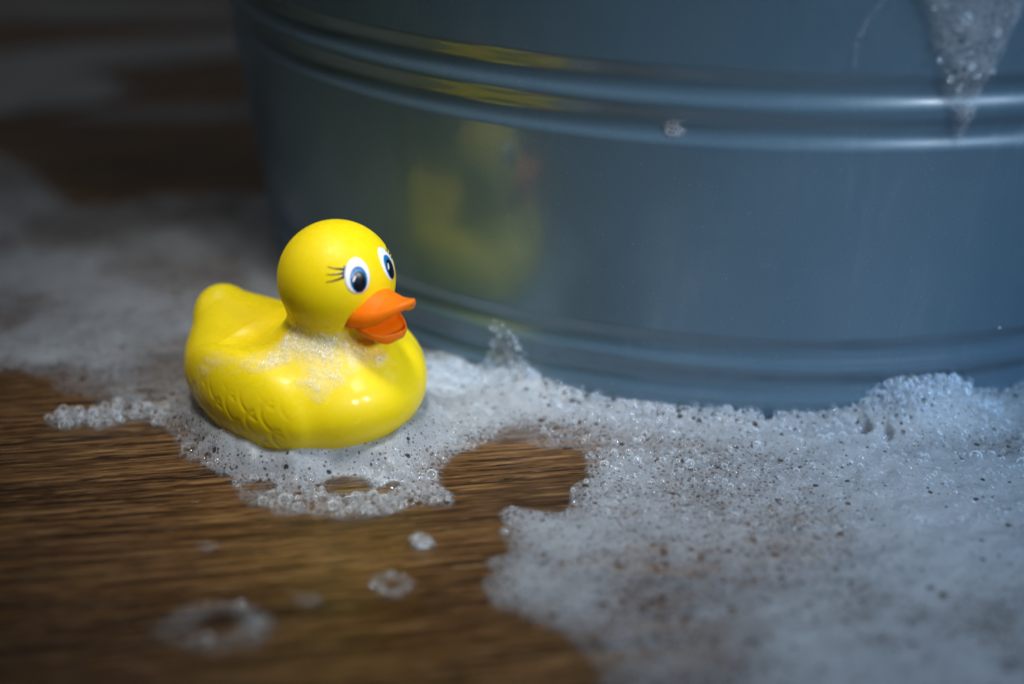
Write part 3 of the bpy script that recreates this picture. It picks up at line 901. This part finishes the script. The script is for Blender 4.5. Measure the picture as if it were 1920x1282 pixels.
wall_foam('foam_wisp', [(-119.9, .004), (-120.2, .012), (-120.0, .022), (-119.2, .0285), (-117.9, .0295), (-116.6, .025), (-115.6, .016), (-113.6, .007), (-112.0, .003)], 'thin wisp of foam stuck up the tub wall right of the duck', .0012, .30, feather=.009)
def blob(th, z, a, b): return [(th + math.degrees(a * math.cos(t) / .228), z + b * math.sin(t)) for t in np.linspace(0, 2 * math.pi, 20)[:-1]]
wall_foam('foam_fleck', blob(-102.13, .1107, .0047, .0040), 'round fleck of foam with a dark centre below the tub\'s upper grooves',   .0007, .66, .0003, seed=2.0)
wall_foam('foam_fleck', blob(-70.5, .037, .0017, .0014), 'tiny fleck of foam just above the tub\'s lower grooves', .0012, 1.0, .0003)
wall_foam('soap_streak', [(-87.5, .160), (-87.9, .1533), (-88.9, .1475), (-89.25, .140), (-88.9, .132), (-88.5, .1325), (-88.5, .140), (-88.1, .1475), (-87.0, .1545), (-86.6, .160)], 'faint curved streak of soap above the tub\'s upper grooves', .0003, .16, .0005, wob=.0004)
nb = 60
tb = rng.uniform(-85, -77, nb); zb = rng.uniform(.112, .19, nb)
okb = poly_sd(tb, zb * 250, [(a, b * 250) for a, b in DRIP]) > .35
tb, zb = tb[okb], zb[okb]
rb = np.clip(rng.lognormal(math.log(.0006), .5, len(tb)), .0003, .0016)
bubbles('drip_bubbles', on_tub(tb, zb, .0036), rb, 'bubbles in the foam drip on the tub wall')
for (t_, z_, r_, lab) in ((-93.69, .0654, .0019, 'clear water drop on the tub wall right above the dark round bubble'),
                          (-115.72, .0602, .0015, 'clear water drop on the tub beside the duck\'s reflected breast'),
                          (-107.5, .1075, .0008, 'tiny water drop on the tub near the round foam fleck'),
                          (-97.6, .147, .0011, 'small water drop on the tub above the upper grooves')):
    p = on_tub(np.array(t_), np.array(z_), .0002)
    o = bubble(tuple(p), r_, lab, .45, 'water_drop', M_water, 'water drop')
    nrm = Vector((math.cos(math.radians(t_)), math.sin(math.radians(t_)), -TK))
    o.rotation_euler = nrm.to_track_quat('Z', 'Y').to_euler()

nb = 70
tb = rng.uniform(-150, -62, nb); zb = rng.uniform(.045, .22, nb)
rb = np.clip(rng.lognormal(math.log(.00028), .5, nb), .00015, .0008)
o = bubbles('spray_specks', on_tub(tb, zb, .0001), rb, 'fine specks of spray dried and beaded on the tub wall', 2, M_water)

# a few bubbles sitting in the small foam dabs
for (cx, cy, rx, ry, n) in ((-.0797, .3228, .014, .010, 22), (-.0331, .3438, .0062, .0052, 9), (-.0260, .3662, .0028, .0032, 14)):
    a_ = rng.uniform(0, 2 * math.pi, n); q_ = rng.uniform(.7, 1.0, n)
    x, y = cx + rx * q_ * np.cos(a_), cy + ry * q_ * np.sin(a_)
    r = np.clip(rng.lognormal(math.log(.0006), .45, n), .0003, .0016)
    bubbles('dab_bubbles', np.stack([x, y, .0012 + r * .3], 1), r, 'little bubbles in the foam dab %s' % {22: 'shaped like a wide ring', 9: 'shaped like a tiny ring', 14: 'below the duck\'s foam ring'}[n])

nb = 420
tb = rng.uniform(-120.2, -112, nb); zb = rng.uniform(.003, .030, nb)
wp = [(-119.9, .002), (-120.2, .012), (-120.0, .022), (-119.2, .0285), (-117.9, .0295), (-116.6, .025), (-115.6, .016), (-113.6, .007), (-112.0, .002)]
okb = (poly_sd(tb, zb * 250, [(a, b * 250) for a, b in wp]) > .05) & (rng.random(nb) < 1.15 - zb / .034)
tb, zb = tb[okb], zb[okb]
rb = np.clip(rng.lognormal(math.log(.00045), .45, len(tb)), .0002, .0012)
bubbles('wisp_bubbles', on_tub(tb, zb, .0006), rb, 'tiny bubbles in the wisp of foam stuck up the tub wall')

bubbles('clinging_bubbles', NECK_PTS[0], NECK_PTS[1], "tiny bubbles standing in the froth on the duck's neck and breast", 2)
